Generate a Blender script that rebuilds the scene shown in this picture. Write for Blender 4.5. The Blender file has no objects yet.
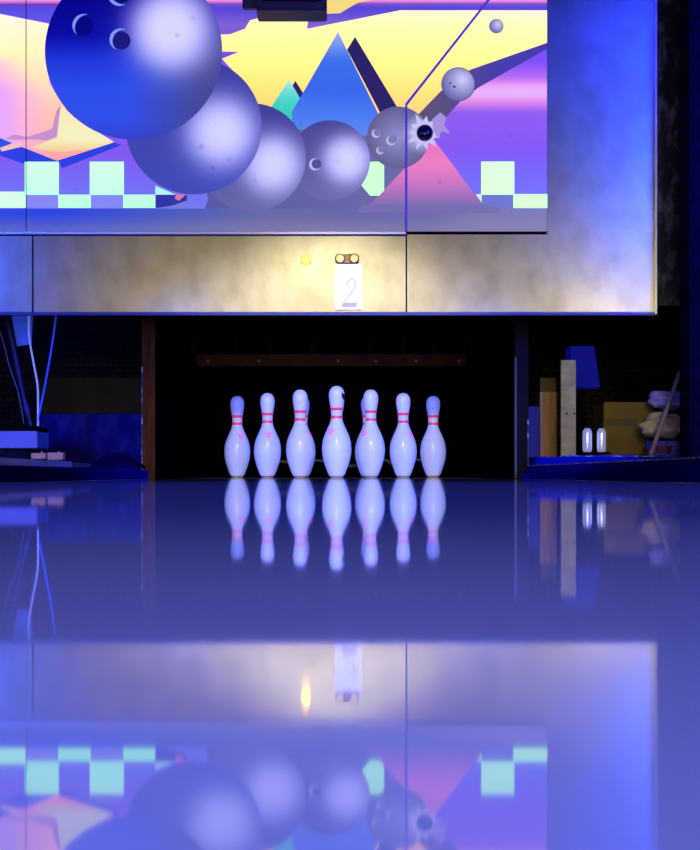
import bpy, bmesh, math, random
from mathutils import Vector
from mathutils.geometry import tessellate_polygon
random.seed(7)
C = bpy.context.scene.collection
PI = math.pi
F = 1500.0; VX = 332.0; HY = 475.0; CH = 0.012; LX = 0.013
def P(px, py, Y):
    return ((px - VX) * Y / F, Y, CH + (HY - py) * Y / F)
def s2l(c):
    c /= 255.0
    return c / 12.92 if c <= 0.04045 else ((c + 0.055) / 1.055) ** 2.4
def rgb(r, g, b): return (s2l(r), s2l(g), s2l(b), 1.0)

# ------------------------------------------------------------------ materials
def mat(name, col, rough=0.5, metal=0.0, col2=None, nscale=8.0, stretch=(1, 1, 1), bump=0.0,
        emit=None, estr=0.0, coat=0.0, spec=0.5, nlo=0.35, nhi=0.65, roughvar=0.0, detail=6.0):
    m = bpy.data.materials.new(name); m.use_nodes = True
    nt = m.node_tree; b = nt.nodes['Principled BSDF']
    b.inputs['Base Color'].default_value = col
    b.inputs['Roughness'].default_value = rough
    b.inputs['Metallic'].default_value = metal
    b.inputs['Specular IOR Level'].default_value = spec
    b.inputs['Coat Weight'].default_value = coat
    if emit:
        b.inputs['Emission Color'].default_value = emit
        b.inputs['Emission Strength'].default_value = estr
    if col2 or bump or roughvar:
        tc = nt.nodes.new('ShaderNodeTexCoord'); mp = nt.nodes.new('ShaderNodeMapping')
        mp.inputs['Scale'].default_value = stretch
        nz = nt.nodes.new('ShaderNodeTexNoise'); nz.inputs['Scale'].default_value = nscale
        nz.inputs['Detail'].default_value = detail
        nt.links.new(tc.outputs['Object'], mp.inputs['Vector']); nt.links.new(mp.outputs[0], nz.inputs['Vector'])
        if col2:
            r = nt.nodes.new('ShaderNodeValToRGB')
            r.color_ramp.elements[0].position = nlo; r.color_ramp.elements[1].position = nhi
            r.color_ramp.elements[0].color = col; r.color_ramp.elements[1].color = col2
            nt.links.new(nz.outputs['Fac'], r.inputs[0]); nt.links.new(r.outputs[0], b.inputs['Base Color'])
        if bump:
            bp = nt.nodes.new('ShaderNodeBump'); bp.inputs['Strength'].default_value = bump
            bp.inputs['Distance'].default_value = 0.01
            nt.links.new(nz.outputs['Fac'], bp.inputs['Height']); nt.links.new(bp.outputs[0], b.inputs['Normal'])
        if roughvar:
            mr = nt.nodes.new('ShaderNodeMapRange')
            mr.inputs['To Min'].default_value = max(0, rough - roughvar); mr.inputs['To Max'].default_value = rough + roughvar
            nt.links.new(nz.outputs['Fac'], mr.inputs['Value']); nt.links.new(mr.outputs[0], b.inputs['Roughness'])
    return m

def vcol_mat(name):
    m = bpy.data.materials.new(name); m.use_nodes = True
    nt = m.node_tree; b = nt.nodes['Principled BSDF']
    at = nt.nodes.new('ShaderNodeAttribute'); at.attribute_name = 'Col'
    tc = nt.nodes.new('ShaderNodeTexCoord')
    nz = nt.nodes.new('ShaderNodeTexNoise'); nz.inputs['Scale'].default_value = 22; nz.inputs['Detail'].default_value = 8
    r = nt.nodes.new('ShaderNodeValToRGB')
    r.color_ramp.elements[0].position = 0.25; r.color_ramp.elements[0].color = (0.75, 0.75, 0.78, 1)
    r.color_ramp.elements[1].position = 0.34; r.color_ramp.elements[1].color = (1, 1, 1, 1)
    mx = nt.nodes.new('ShaderNodeMix'); mx.data_type = 'RGBA'; mx.blend_type = 'MULTIPLY'
    mx.inputs[0].default_value = 1.0
    nt.links.new(tc.outputs['Object'], nz.inputs['Vector']); nt.links.new(nz.outputs['Fac'], r.inputs[0])
    nt.links.new(at.outputs['Color'], mx.inputs[6]); nt.links.new(r.outputs[0], mx.inputs[7])
    nt.links.new(mx.outputs[2], b.inputs['Emission Color']); b.inputs['Emission Strength'].default_value = 0.92  # printed colours glow on their own; lamps add very little
    sc = nt.nodes.new('ShaderNodeMix'); sc.data_type = 'RGBA'; sc.blend_type = 'MULTIPLY'; sc.inputs[0].default_value = 1.0
    sc.inputs[7].default_value = (0.06, 0.06, 0.06, 1)
    nt.links.new(mx.outputs[2], sc.inputs[6]); nt.links.new(sc.outputs[2], b.inputs['Base Color'])
    b.inputs['Roughness'].default_value = 0.45; b.inputs['Specular IOR Level'].default_value = 0.2
    return m

def brick_mat(name):
    m = bpy.data.materials.new(name); m.use_nodes = True
    nt = m.node_tree; b = nt.nodes['Principled BSDF']
    tc = nt.nodes.new('ShaderNodeTexCoord'); mp = nt.nodes.new('ShaderNodeMapping')
    mp.inputs['Rotation'].default_value = (PI/2, 0, 0)
    br = nt.nodes.new('ShaderNodeTexBrick'); br.inputs['Scale'].default_value = 7
    br.inputs['Color1'].default_value = (0.09, 0.06, 0.015, 1); br.inputs['Color2'].default_value = (0.05, 0.035, 0.01, 1)
    br.inputs['Mortar'].default_value = (0.004, 0.004, 0.004, 1); br.inputs['Mortar Size'].default_value = 0.03
    nt.links.new(tc.outputs['Object'], mp.inputs['Vector']); nt.links.new(mp.outputs[0], br.inputs['Vector'])
    nt.links.new(br.outputs['Color'], b.inputs['Base Color']); b.inputs['Roughness'].default_value = 0.9
    return m

def lane_mat():
    m = bpy.data.materials.new('oiled_lane'); m.use_nodes = True
    nt = m.node_tree; b = nt.nodes['Principled BSDF']
    tc = nt.nodes.new('ShaderNodeTexCoord')
    sx = nt.nodes.new('ShaderNodeSeparateXYZ'); nt.links.new(tc.outputs['Object'], sx.inputs[0])
    ml = nt.nodes.new('ShaderNodeMath'); ml.operation = 'MULTIPLY'; ml.inputs[1].default_value = 1/0.0264
    fl = nt.nodes.new('ShaderNodeMath'); fl.operation = 'FLOOR'
    wn = nt.nodes.new('ShaderNodeTexWhiteNoise'); wn.noise_dimensions = '1D'
    r = nt.nodes.new('ShaderNodeValToRGB')
    r.color_ramp.elements[0].color = (0.55, 0.53, 0.54, 1); r.color_ramp.elements[1].color = (0.60, 0.575, 0.58, 1)
    nt.links.new(sx.outputs[0], ml.inputs[0]); nt.links.new(ml.outputs[0], fl.inputs[0])
    nt.links.new(fl.outputs[0], wn.inputs['W']); nt.links.new(wn.outputs['Value'], r.inputs[0])
    nt.links.new(r.outputs[0], b.inputs['Base Color'])
    b.inputs['Roughness'].default_value = 0.031
    b.inputs['IOR'].default_value = 1.5
    return m

M = {}
M['lane'] = lane_mat()
M['black'] = mat('matt_black', (0.004, 0.004, 0.005, 1), 0.9, spec=0.05)
M['pit'] = mat('pit_black', (0.002, 0.002, 0.002, 1), 1.0, spec=0.0)
M['gutter'] = mat('gutter_plastic', (0.10, 0.10, 0.16, 1), 0.25, col2=(0.14, 0.14, 0.2, 1), nscale=5)
M['metal'] = mat('brushed_steel', (0.23, 0.205, 0.11, 1), 0.28, 0.94, col2=(0.30, 0.27, 0.155, 1), nscale=6, stretch=(2.0, 1, 1.4), nlo=0.3, nhi=0.6, detail=12)
M['metal_dark'] = mat('worn_dark_steel', (0.01, 0.01, 0.012, 1), 0.6, 0.5, col2=(0.16, 0.16, 0.17, 1), nscale=26, stretch=(1, 1, .5), nlo=0.5, nhi=0.8)
M['trim'] = mat('polished_trim', (0.5, 0.5, 0.55, 1), 0.4, 1.0)
M['lip'] = mat('blue_grey_lip', (0.05, 0.05, 0.16, 1), 0.5, 0.3)
M['seam'] = mat('seam_dark', (0.01, 0.01, 0.03, 1), 0.9)
M['seam_purple'] = mat('seam_purple', (0.16, 0.07, 0.32, 1), 0.6, emit=(0.16, 0.08, 0.35, 1), estr=0.15)
M['mural'] = vcol_mat('printed_mural')
def pin_mat():
    m = mat('pin_plastic', (0.84, 0.85, 0.88, 1), 0.22, col2=(0.66, 0.68, 0.76, 1), nscale=5, stretch=(2.0, 2.0, 16), nlo=0.55, nhi=0.85, spec=0.5, emit=(.12, .20, 1.0, 1), estr=.28)  # blue glow put into the plastic so shaded heads stay blue
    return m
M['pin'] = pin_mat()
M['red'] = mat('stripe_red', (0.85, 0.06, 0.12, 1), 0.35, emit=(0.9, 0.08, 0.16, 1), estr=0.3)  # glow added to make the red stripes brighter
M['pink'] = mat('emblem_pink', (0.85, 0.20, 0.40, 1), 0.4, col2=(0.9, 0.5, 0.66, 1), nscale=90, emit=(.9, .2, .38, 1), estr=.35)  # emblem brightened by a glow in its own colour
M['base_yellow'] = mat('base_nylon', (0.50, 0.36, 0.12, 1), 0.5)
M['chip'] = mat('chip_black', (0.01, 0.01, 0.02, 1), 0.8)
M['cap_blue'] = mat('capping_navy', (0.002, 0.005, 0.20, 1), 0.95, spec=0, col2=(0.004, 0.012, 0.34, 1), nscale=3, stretch=(1, .5, 4))
M['cap_rail'] = mat('rail_blue', (0.002, 0.006, 0.22, 1), 0.95, spec=0, col2=(0.006, 0.02, 0.5, 1), nscale=4, stretch=(1, .4, 6), bump=0.1)
M['rim'] = mat('flecked_rim', (0.02, 0.03, 0.2, 1), 0.5, col2=(0.5, 0.5, 0.7, 1), nscale=30, nlo=0.55, nhi=0.62)  # pale flecks spread at random over the rim
M['white_board'] = mat('white_board', (0.62, 0.62, 0.75, 1), 0.5, col2=(0.5, 0.5, 0.66, 1), nscale=6)
M['grey_board'] = mat('grey_board', (0.26, 0.25, 0.26, 1), 0.6, col2=(0.14, 0.13, 0.16, 1), nscale=30)
M['lilac'] = mat('lilac_plastic', (0.45, 0.45, 0.75, 1), 0.5, col2=(0.36, 0.36, 0.68, 1), nscale=8)
M['beige'] = mat('pale_wood', (0.90, 0.55, 0.32, 1), 0.7, col2=(0.70, 0.40, 0.22, 1), nscale=40, stretch=(1, 1, 5))
M['panel_blue'] = mat('blue_panel', (0.003, 0.004, 0.17, 1), 0.7, spec=.1, col2=(0.03, 0.04, 0.34, 1), nscale=7, stretch=(2, 1, 1), nlo=.45, nhi=.8)
M['panel_olive'] = mat('olive_panel', (0.055, 0.045, 0.010, 1), 0.9, spec=.1, col2=(0.04, 0.032, 0.006, 1), nscale=7)
M['brown_wood'] = mat('dark_brown_wood', (0.11, 0.032, 0.003, 1), 0.8, spec=.1, col2=(0.045, 0.013, 0.002, 1), nscale=6, stretch=(9, 9, 1))
M['brown_edge'] = mat('chipped_wood_edge', (0.06, 0.035, 0.02, 1), 0.8, col2=(0.4, 0.32, 0.26, 1), nscale=30, nlo=0.5, nhi=0.6)
M['kick_dark'] = mat('kickback_dark', (0.006, 0.004, 0.006, 1), 0.8, spec=.1, col2=(0.012, 0.008, 0.012, 1), nscale=5)
M['ochre_wood'] = mat('ochre_wood', (0.42, 0.24, 0.05, 1), 0.6, col2=(0.26, 0.14, 0.03, 1), nscale=5, stretch=(14, 14, 1))
M['galv'] = mat('galvanised_post', (0.62, 0.50, 0.09, 1), 0.7, 0.0, spec=.15, col2=(0.42, 0.33, 0.06, 1), nscale=14, stretch=(1, 1, 2))
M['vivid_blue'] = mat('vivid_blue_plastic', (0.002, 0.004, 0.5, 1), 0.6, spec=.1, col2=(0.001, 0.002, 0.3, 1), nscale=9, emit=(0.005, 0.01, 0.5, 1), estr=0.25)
M['blue_lit'] = mat('blue_lit_plate', (0.08, 0.16, 0.80, 1), 0.5, emit=(0.03, 0.09, 0.9, 1), estr=0.35)  # blue light on the bracket put into its colour and glow
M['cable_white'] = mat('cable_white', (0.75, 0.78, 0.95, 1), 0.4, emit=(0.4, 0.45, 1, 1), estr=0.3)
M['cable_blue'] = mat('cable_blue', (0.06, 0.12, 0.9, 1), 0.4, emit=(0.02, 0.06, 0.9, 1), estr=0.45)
M['cable_grey'] = mat('cable_grey', (0.3, 0.3, 0.4, 1), 0.5)
M['strut'] = mat('strut_navy', (0.004, 0.005, 0.06, 1), 0.45, col2=(0.03, 0.04, 0.35, 1), nscale=26, nlo=0.5, nhi=0.75)
M['rag'] = mat('dark_rag', (0.002, 0.002, 0.03, 1), 0.95, spec=0, col2=(0.003, 0.004, 0.06, 1), nscale=24)
M['rag_edge'] = mat('black_rag', (0.004, 0.004, 0.02, 1), 0.9)
M['cardboard'] = mat('cardboard', (0.36, 0.27, 0.05, 1), 0.9, spec=.1, col2=(0.24, 0.18, 0.035, 1), nscale=5)
M['tape'] = mat('parcel_tape', (0.20, 0.15, 0.03, 1), 0.7)
M['cream'] = mat('cream_bag', (1.0, 0.84, 0.30, 1), 0.8, spec=.1, col2=(0.78, 0.58, 0.2, 1), nscale=14, bump=0.3)
M['bag_white'] = mat('white_bag', (0.62, 0.60, 0.82, 1), 0.5, col2=(0.40, 0.38, 0.66, 1), nscale=22, bump=0.4)
M['bucket'] = mat('blue_bucket', (0.04, 0.10, 0.50, 1), 0.4, col2=(0.30, 0.36, 0.75, 1), nscale=16, nlo=.5, nhi=.6)
M['bucket_red'] = mat('red_print', (0.35, 0.02, 0.02, 1), 0.5, col2=(0.05, 0.01, 0.03, 1), nscale=40)
M['stick'] = mat('broom_stick', (0.52, 0.42, 0.30, 1), 0.6, col2=(0.40, 0.30, 0.2, 1), nscale=14)
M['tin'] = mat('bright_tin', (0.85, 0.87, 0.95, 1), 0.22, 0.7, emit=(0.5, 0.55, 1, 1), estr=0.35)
M['sign_white'] = mat('sign_face', (0.9, 0.9, 0.95, 1), 0.4, emit=(0.92, 0.90, 1.0, 1), estr=0.5)
M['sign_digit'] = mat('sign_digit', (0.6, 0.56, 0.62, 1), 0.5, emit=(0.82, 0.76, 0.84, 1), estr=0.42)
M['amber'] = mat('amber_dome', (0.9, 0.62, 0.15, 1), 0.2, emit=(1.0, 0.72, 0.22, 1), estr=0.8)
M['amber_rim'] = mat('brass_rim', (0.22, 0.13, 0.05, 1), 0.4, 0.7)
M['led'] = mat('led_orange', (1.0, 0.5, 0.05, 1), 0.3, emit=(1.0, 0.40, 0.0015, 1), estr=120.0)
M['knob'] = mat('black_knob', (0.004, 0.004, 0.03, 1), 0.08)
M['case'] = mat('monitor_case', (0.008, 0.004, 0.02, 1), 0.6, col2=(0.05, 0.012, 0.03, 1), nscale=16, nlo=.5, nhi=.75)
M['beam'] = mat('rusty_beam', (0.12, 0.04, 0.004, 1), 0.9, spec=.1, col2=(0.06, 0.018, 0.002, 1), nscale=9)
M['bolt'] = mat('bolt_steel', (0.6, 0.55, 0.5, 1), 0.3, 0.8)
M['machine'] = mat('machine_grey', (0.014, 0.012, 0.004, 1), 0.9, spec=.1, col2=(0.006, 0.005, 0.002, 1), nscale=6)
M['hose'] = mat('tan_hose', (0.10, 0.085, 0.03, 1), 0.8)
M['wall_dark'] = mat('wall_navy', (0.001, 0.001, 0.010, 1), 0.95, spec=0.05, col2=(0.002, 0.002, 0.02, 1), nscale=3, stretch=(1, 1, 7), bump=0.2)
M['ceil'] = mat('ceiling_black', (0.01, 0.01, 0.014, 1), 0.95)
M['brick'] = brick_mat('dim_brick')

# ------------------------------------------------------------------ mesh helpers
def link(name, bm, m, parent=None, smooth=False, loc=None):
    me = bpy.data.meshes.new(name); bm.to_mesh(me); bm.free()
    for mm in (m if isinstance(m, list) else [m]): me.materials.append(mm)
    if smooth:
        for p in me.polygons: p.use_smooth = True
    o = bpy.data.objects.new(name, me); C.objects.link(o)
    if parent: o.parent = parent
    if loc: o.location = loc
    return o
def box(bm, x0, x1, y0, y1, z0, z1, bev=0.0):
    r = bmesh.ops.create_cube(bm, size=1.0)
    vs = r['verts']
    for v in vs:
        v.co = Vector(((x0+x1)/2 + v.co.x*(x1-x0), (y0+y1)/2 + v.co.y*(y1-y0), (z0+z1)/2 + v.co.z*(z1-z0)))
    if bev:
        es = set(e for v in vs for e in v.link_edges)
        bmesh.ops.bevel(bm, geom=list(es), offset=bev, segments=2, affect='EDGES', clamp_overlap=True)
    return vs
def boxes(name, lst, m, parent=None, bev=0.0):
    bm = bmesh.new()
    for b in lst: box(bm, *b, bev=bev)
    return link(name, bm, m, parent)
def prism(bm, pts, y0, y1):
    """closed polygon of (x,z) extruded from y0 to y1"""
    a = [bm.verts.new((x, y0, z)) for x, z in pts]; b = [bm.verts.new((x, y1, z)) for x, z in pts]
    n = len(pts)
    bm.faces.new(a); bm.faces.new(b[::-1])
    for i in range(n): bm.faces.new((a[i], b[i], b[(i+1) % n], a[(i+1) % n]))
    bmesh.ops.recalc_face_normals(bm, faces=bm.faces)
def lathe(bm, prof, seg=40, caps=True, cx=0, cy=0, cz=0):
    rings = []
    for r, z in prof:
        if r < 1e-5: rings.append([bm.verts.new((cx, cy, cz+z))])
        else: rings.append([bm.verts.new((cx+r*math.cos(2*PI*i/seg), cy+r*math.sin(2*PI*i/seg), cz+z)) for i in range(seg)])
    for a, b in zip(rings, rings[1:]):
        for i in range(seg):
            j = (i+1) % seg
            if len(a) == 1 and len(b) == 1: continue
            if len(a) == 1: bm.faces.new((a[0], b[j], b[i]))
            elif len(b) == 1: bm.faces.new((a[i], a[j], b[0]))
            else: bm.faces.new((a[i], a[j], b[j], b[i]))
    if caps:
        if len(rings[0]) > 1: bm.faces.new(rings[0][::-1])
        if len(rings[-1]) > 1: bm.faces.new(rings[-1])
    bmesh.ops.recalc_face_normals(bm, faces=bm.faces)
def tube(bm, pts, r, seg=10):
    pts = [Vector(p) for p in pts]; rings = []
    rr = r if isinstance(r, list) else [r]*len(pts)
    for i, p in enumerate(pts):
        d = (pts[min(i+1, len(pts)-1)] - pts[max(i-1, 0)]).normalized()
        u = d.cross(Vector((0, 1, 0.01))).normalized(); w = d.cross(u).normalized()
        rings.append([bm.verts.new(p + rr[i]*(math.cos(2*PI*k/seg)*u + math.sin(2*PI*k/seg)*w)) for k in range(seg)])
    for a, b in zip(rings, rings[1:]):
        for k in range(seg): bm.faces.new((a[k], a[(k+1) % seg], b[(k+1) % seg], b[k]))
    bm.faces.new(rings[0][::-1]); bm.faces.new(rings[-1])
    bmesh.ops.recalc_face_normals(bm, faces=bm.faces)
def spline(pts, n=8):
    pts = [Vector(p) for p in pts]; out = []
    for i in range(len(pts)-1):
        p0 = pts[max(i-1, 0)]; p1 = pts[i]; p2 = pts[i+1]; p3 = pts[min(i+2, len(pts)-1)]
        for k in range(n):
            t = k/n
            out.append(0.5*((2*p1) + (-p0+p2)*t + (2*p0-5*p1+4*p2-p3)*t*t + (-p0+3*p1-3*p2+p3)*t**3))
    out.append(pts[-1]); return out
def tag(o, label=None, cat=None, group=None, kind=None):
    if label: o['label'] = label
    if cat: o['category'] = cat
    if group: o['group'] = group
    if kind: o['kind'] = kind
    return o
def thing(name, label, cat, loc=(0, 0, 0), group=None):
    o = bpy.data.objects.new(name, None); C.objects.link(o); o.location = loc
    o.empty_display_size = 0.05
    return tag(o, label, cat, group)
def struct(o, label=None, cat=None): return tag(o, label, cat, kind='structure')

# ------------------------------------------------------------------ setting
bm = bmesh.new(); box(bm, LX-.527, LX+.527, -1.2, 7.28, -0.06, 0.0)
struct(link('floor', bm, M['lane']), 'glossy oiled bowling lane reflecting the pins and the mask', 'lane')
struct(boxes('floor_subfloor', [(-4, 4, -1.2, 9.4, -0.22, -0.16)], M['black']), 'dark subfloor under the lane and gutters', 'floor')
struct(boxes('wall_back', [(-4, 4, 9.3, 9.4, -0.16, 2.8)], M['brick']), 'dim brick wall behind the pinsetter', 'wall')
struct(boxes('ceiling', [(-4, 4, -1.2, 9.4, 2.8, 2.86)], M['ceil']), 'dark ceiling above the lanes', 'ceiling')
xr = P(681, 0, 5.84)[0]
struct(boxes('wall_right', [(xr, 4, 5.7, 5.86, -0.16, 2.8), (3.9, 4, -1.2, 5.7, -0.16, 2.8)], M['wall_dark']), 'navy blue wall at the right edge beside the mask', 'wall')
struct(boxes('wall_left', [(-4, -3.9, -1.2, 9.3, -0.16, 2.8)], M['wall_dark']), 'dark wall far left', 'wall')

def gutter(xc, label):
    bm = bmesh.new(); n = 16; R = 0.1075
    ys = [-1.2, 5.9]; rows = []
    for y in ys:
        r1 = [bm.verts.new((xc + R*math.cos(PI + PI*i/n), y, -0.004 + 0.085*math.sin(PI + PI*i/n))) for i in range(n+1)]
        r2 = [bm.verts.new((xc + (R-.0)*math.cos(PI + PI*i/n), y, -0.012 + 0.09*math.sin(PI + PI*i/n))) for i in range(n+1)]
        rows.append((r1, r2))
    (a1, a2), (b1, b2) = rows
    for i in range(n):
        bm.faces.new((a1[i], a1[i+1], b1[i+1], b1[i])); bm.faces.new((a2[i], b2[i], b2[i+1], a2[i+1]))
        bm.faces.new((a1[i], a2[i], a2[i+1], a1[i+1])); bm.faces.new((b1[i], b1[i+1], b2[i+1], b2[i]))
    bm.faces.new((a1[0], b1[0], b2[0], a2[0])); bm.faces.new((a1[n], a2[n], b2[n], b1[n]))
    bmesh.ops.recalc_face_normals(bm, faces=bm.faces)
    return tag(link('gutter', bm, M['gutter'], smooth=True), label, 'gutter')
gutter(LX-.527-.1085, 'curved gutter channel along the left edge of the lane')
gutter(LX+.527+.1085, 'curved gutter channel along the right edge of the lane')

# cappings (division between lanes)
XL = LX-.745; XR = LX+.745
tag(boxes('division_capping', [(XL-.13, XL, -1.2, 5.98, -0.16, 0.030), (XL-.42, XL-.13, -1.2, 5.98, -0.16, 0.038)], M['cap_blue'], bev=.003),
    'dark blue division capping running beside the left gutter', 'capping')
tag(boxes('division_capping', [(XR, XR+.50, -1.2, 6.0, -0.16, 0.020)], M['cap_blue'], bev=.003),
    'dark blue division capping running beside the right gutter', 'capping')
r = thing('curb_rail', 'blue curb rail with a flecked pale top edge, right of the lane', 'rail', (XR+.30, 3.0, 0.020))
boxes('rail_body', [(-.28, .14, -4.2, 3.0, 0, .027)], M['cap_rail'], r, bev=.002)
boxes('rail_rim', [(-.276, .12, -4.2, 3.0, .027, .031)], M['rim'], r, bev=.001)
t = thing('ledge_board', 'long white board lying on the left capping', 'board', (-.98, 3.2, 0.038))
boxes('board', [(-.10, 0.0, -3.6, 2.45, 0.0, 0.025)], M['white_board'], t, bev=.002)
boxes('end_block', [(-.10, 0.0, 2.455, 2.95, 0.0, 0.021)], M['grey_board'], t, bev=.002)

# ------------------------------------------------------------------ pinsetter mask (front masking unit)
YM = 5.95
mask = thing('masking_unit', 'metal and mural fronted masking unit hanging above the pins', 'mask', (0, YM, P(0, 313, YM)[2]))
ZB = mask.location.z
def xz(px, py):
    x, _, z = P(px, py, YM); return x, z - ZB
def panel(name, px0, px1, py0, py1, m, dy=0.0, th=0.02, bev=0.0012, parent=mask):
    x0, z1 = xz(px0, py0); x1, z0 = xz(px1, py1)
    return boxes(name, [(x0, x1, dy, dy+th, z0, z1)], m, parent, bev)
panel('lower_panel', -170, 32, 236, 312, M['metal'])
panel('lower_panel', 33.6, 405.6, 236, 312, M['metal'])
x0, z0 = xz(407.2, 312)
bm = bmesh.new()
pts = [xz(407.2, 312), xz(655, 312), xz(655, -90), xz(547.4, -90), xz(547.4, 234.5), xz(407.2, 234.5)]
prism(bm, pts, 0.0, 0.02)
o = link('side_panel', bm, M['metal'], mask)
o['label'] = 'tall brushed metal panel lit blue, right of the mural'
panel('bottom_lip', -170, 655, 312, 315.2, M['lip'], dy=-.004, th=.03)
bm = bmesh.new()
for b in [(655, 657, -90, 314), ]:
    a, c = xz(b[0], b[2]); d, e = xz(b[1], b[3]); box(bm, a, d, -.002, .03, e, c)
link('side_trim', bm, M['trim'], mask)
panel('trim_strip', -170, 406, 231.8, 234.2, M['trim'], dy=-.003, th=.01, bev=0)
panel('header_panel', -170, 655, -232, -91, M['black'])
panel('backing_panel', -170, 655, -90, 312, M['black'], dy=0.021, th=.02)
panel('side_post', 657, 684, -232, 305, M['metal_dark'], dy=.012, th=.05)

# ---- mural: flat printed picture, shapes laid on one sheet, each a fraction of a millimetre proud
def lerp(a, b, t):
    t = max(0, min(1, t)); return tuple(a[i]+(b[i]-a[i])*t for i in range(3))
def vgrad(stops):
    def f(px, py):
        if py <= stops[0][0]: return stops[0][1]
        for (y0, c0), (y1, c1) in zip(stops, stops[1:]):
            if py <= y1: return lerp(c0, c1, (py-y0)/(y1-y0))
        return stops[-1][1]
    return f
mb = bmesh.new(); cl = mb.loops.layers.float_color.new('Col')
layer = [0]
def colour(faces, fn):
    for f in faces:
        for l in f.loops:
            px = VX + l.vert.co.x*F/YM; py = HY - (l.vert.co.z + ZB - CH)*F/YM
            c = fn(px, py); l[cl] = (s2l(c[0]), s2l(c[1]), s2l(c[2]), 1)
def poly(pts, fn, strip=None):
    """pts in picture units on the mural sheet; fn gives the printed colour"""
    if isinstance(fn, tuple): cc = fn; fn = lambda x, y: cc
    else: strip = strip or 7
    y = -0.0006 - layer[0]*0.00022; layer[0] += 1
    tb = bmesh.new()
    pv = [tb.verts.new((xz(a, b)[0], y, xz(a, b)[1])) for a, b in pts]
    for tri in tessellate_polygon([[Vector((a, b, 0)) for a, b in pts]]):
        try: tb.faces.new([pv[k] for k in tri])
        except ValueError: pass
    if strip:
        ys = [p[1] for p in pts]; xs = [p[0] for p in pts]
        v = min(ys) + strip*.613
        while v < max(ys):
            z = xz(0, v)[1]
            bmesh.ops.bisect_plane(tb, geom=tb.verts[:]+tb.edges[:]+tb.faces[:], plane_co=(0, 0, z), plane_no=(0, 0, 1)); v += strip
        v = min(xs) + strip*.613
        while v < max(xs):
            x = xz(v, 0)[0]
            bmesh.ops.bisect_plane(tb, geom=tb.verts[:]+tb.edges[:]+tb.faces[:], plane_co=(x, 0, 0), plane_no=(1, 0, 0)); v += strip
    vm = {v: mb.verts.new(v.co) for v in tb.verts}
    fs = []
    for f in tb.faces:
        nf = mb.faces.new([vm[v] for v in f.verts]); nf.normal_update()
        if nf.normal.y > 0: nf.normal_flip()
        fs.append(nf)
    tb.free(); colour(fs, fn)
def disc(cx, cy, R, fn, nr=26, ns=96):
    y = -0.0006 - layer[0]*0.00022; layer[0] += 1
    rings = [[mb.verts.new((xz(cx, cy)[0], y, xz(cx, cy)[1]))]]
    for i in range(1, nr+1):
        ri = R*i/nr
        rings.append([mb.verts.new((xz(cx+ri*math.cos(2*PI*k/ns), 0)[0], y, xz(0, cy+ri*math.sin(2*PI*k/ns))[1])) for k in range(ns)])
    fs = []
    for a, b in zip(rings, rings[1:]):
        for k in range(ns):
            j = (k+1) % ns
            f = mb.faces.new((a[0], b[k], b[j])) if len(a) == 1 else mb.faces.new((a[k], b[k], b[j], a[j]))
            f.normal_update()
            if f.normal.y > 0: f.normal_flip()
            fs.append(f)
    colour(fs, fn)
def clip(pts, inside=None): return pts
purple = vgrad([(-90, (120, 90, 220)), (0, (255, 150, 225)), (3, (240, 140, 220)), (4.5, (110, 60, 190)), (9, (90, 80, 235)), (30, (120, 95, 240)), (60, (125, 80, 240)),
                (78, (190, 110, 235)), (86, (245, 170, 240)), (94, (240, 190, 250)), (102, (235, 140, 225)), (112, (150, 95, 235)), (150, (135, 90, 240)), (180, (120, 110, 245)), (209, (120, 125, 240))])
poly([(-170, -90), (547, -90), (547, 209), (-170, 209)], purple, 4)
# strip under the picture
def under(px, py):
    t = (px-60)/200
    c = lerp((45, 70, 220), (105, 108, 165), t)
    c = lerp(c, (128, 125, 170), (px-420)/60) if px > 380 else c
    return lerp(c, lerp(c, (150, 140, 165), .5), (py-215)/15)
poly([(-170, 208.6), (547, 208.6), (547, 231.5), (-170, 231.5)], under, 9)
# left cloud
def lcloud(px, py):
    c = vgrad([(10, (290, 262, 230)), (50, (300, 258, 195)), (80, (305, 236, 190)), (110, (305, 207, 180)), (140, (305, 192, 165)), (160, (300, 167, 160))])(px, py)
    if py > 60: c = lerp((240, 175, 250), c, (px - 6)/46 + max(0, (95-py)/45))
    return c
poly([(-170, -8), (-60, 4), (0, 14), (50, 24), (45, 55), (50, 85), (70, 115), (92, 132), (114, 142), (57, 161), (22, 147), (0, 150), (-60, 165), (-170, 150)], lcloud, 6)
poly([(60, 104), (75, 118), (114, 142), (98, 149), (58, 152), (30, 148), (57, 138)], vgrad([(104, (255, 240, 180)), (140, (255, 250, 190)), (150, (255, 215, 150))]), 6)
poly([(5, 139), (14, 134.5), (27, 137), (52, 129), (56, 112), (61, 104), (60, 112), (57, 137), (47, 140.5), (30, 139.5), (15, 140)], (205, 150, 205))
poly([(-60, 125), (0, 138), (13, 143.5), (2, 151), (-60, 160)], (50, 80, 235))
poly([(0, 148), (12, 143.5), (22, 143.5), (20, 147), (2, 152)], (255, 200, 190))
poly([(-60, 158), (2, 151.5), (22, 147), (57, 160.8), (114, 142.5), (122, 145), (62, 168.5), (59, 162), (25, 162), (24, 164), (0, 155.5), (-60, 170)], (45, 65, 225))
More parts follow.
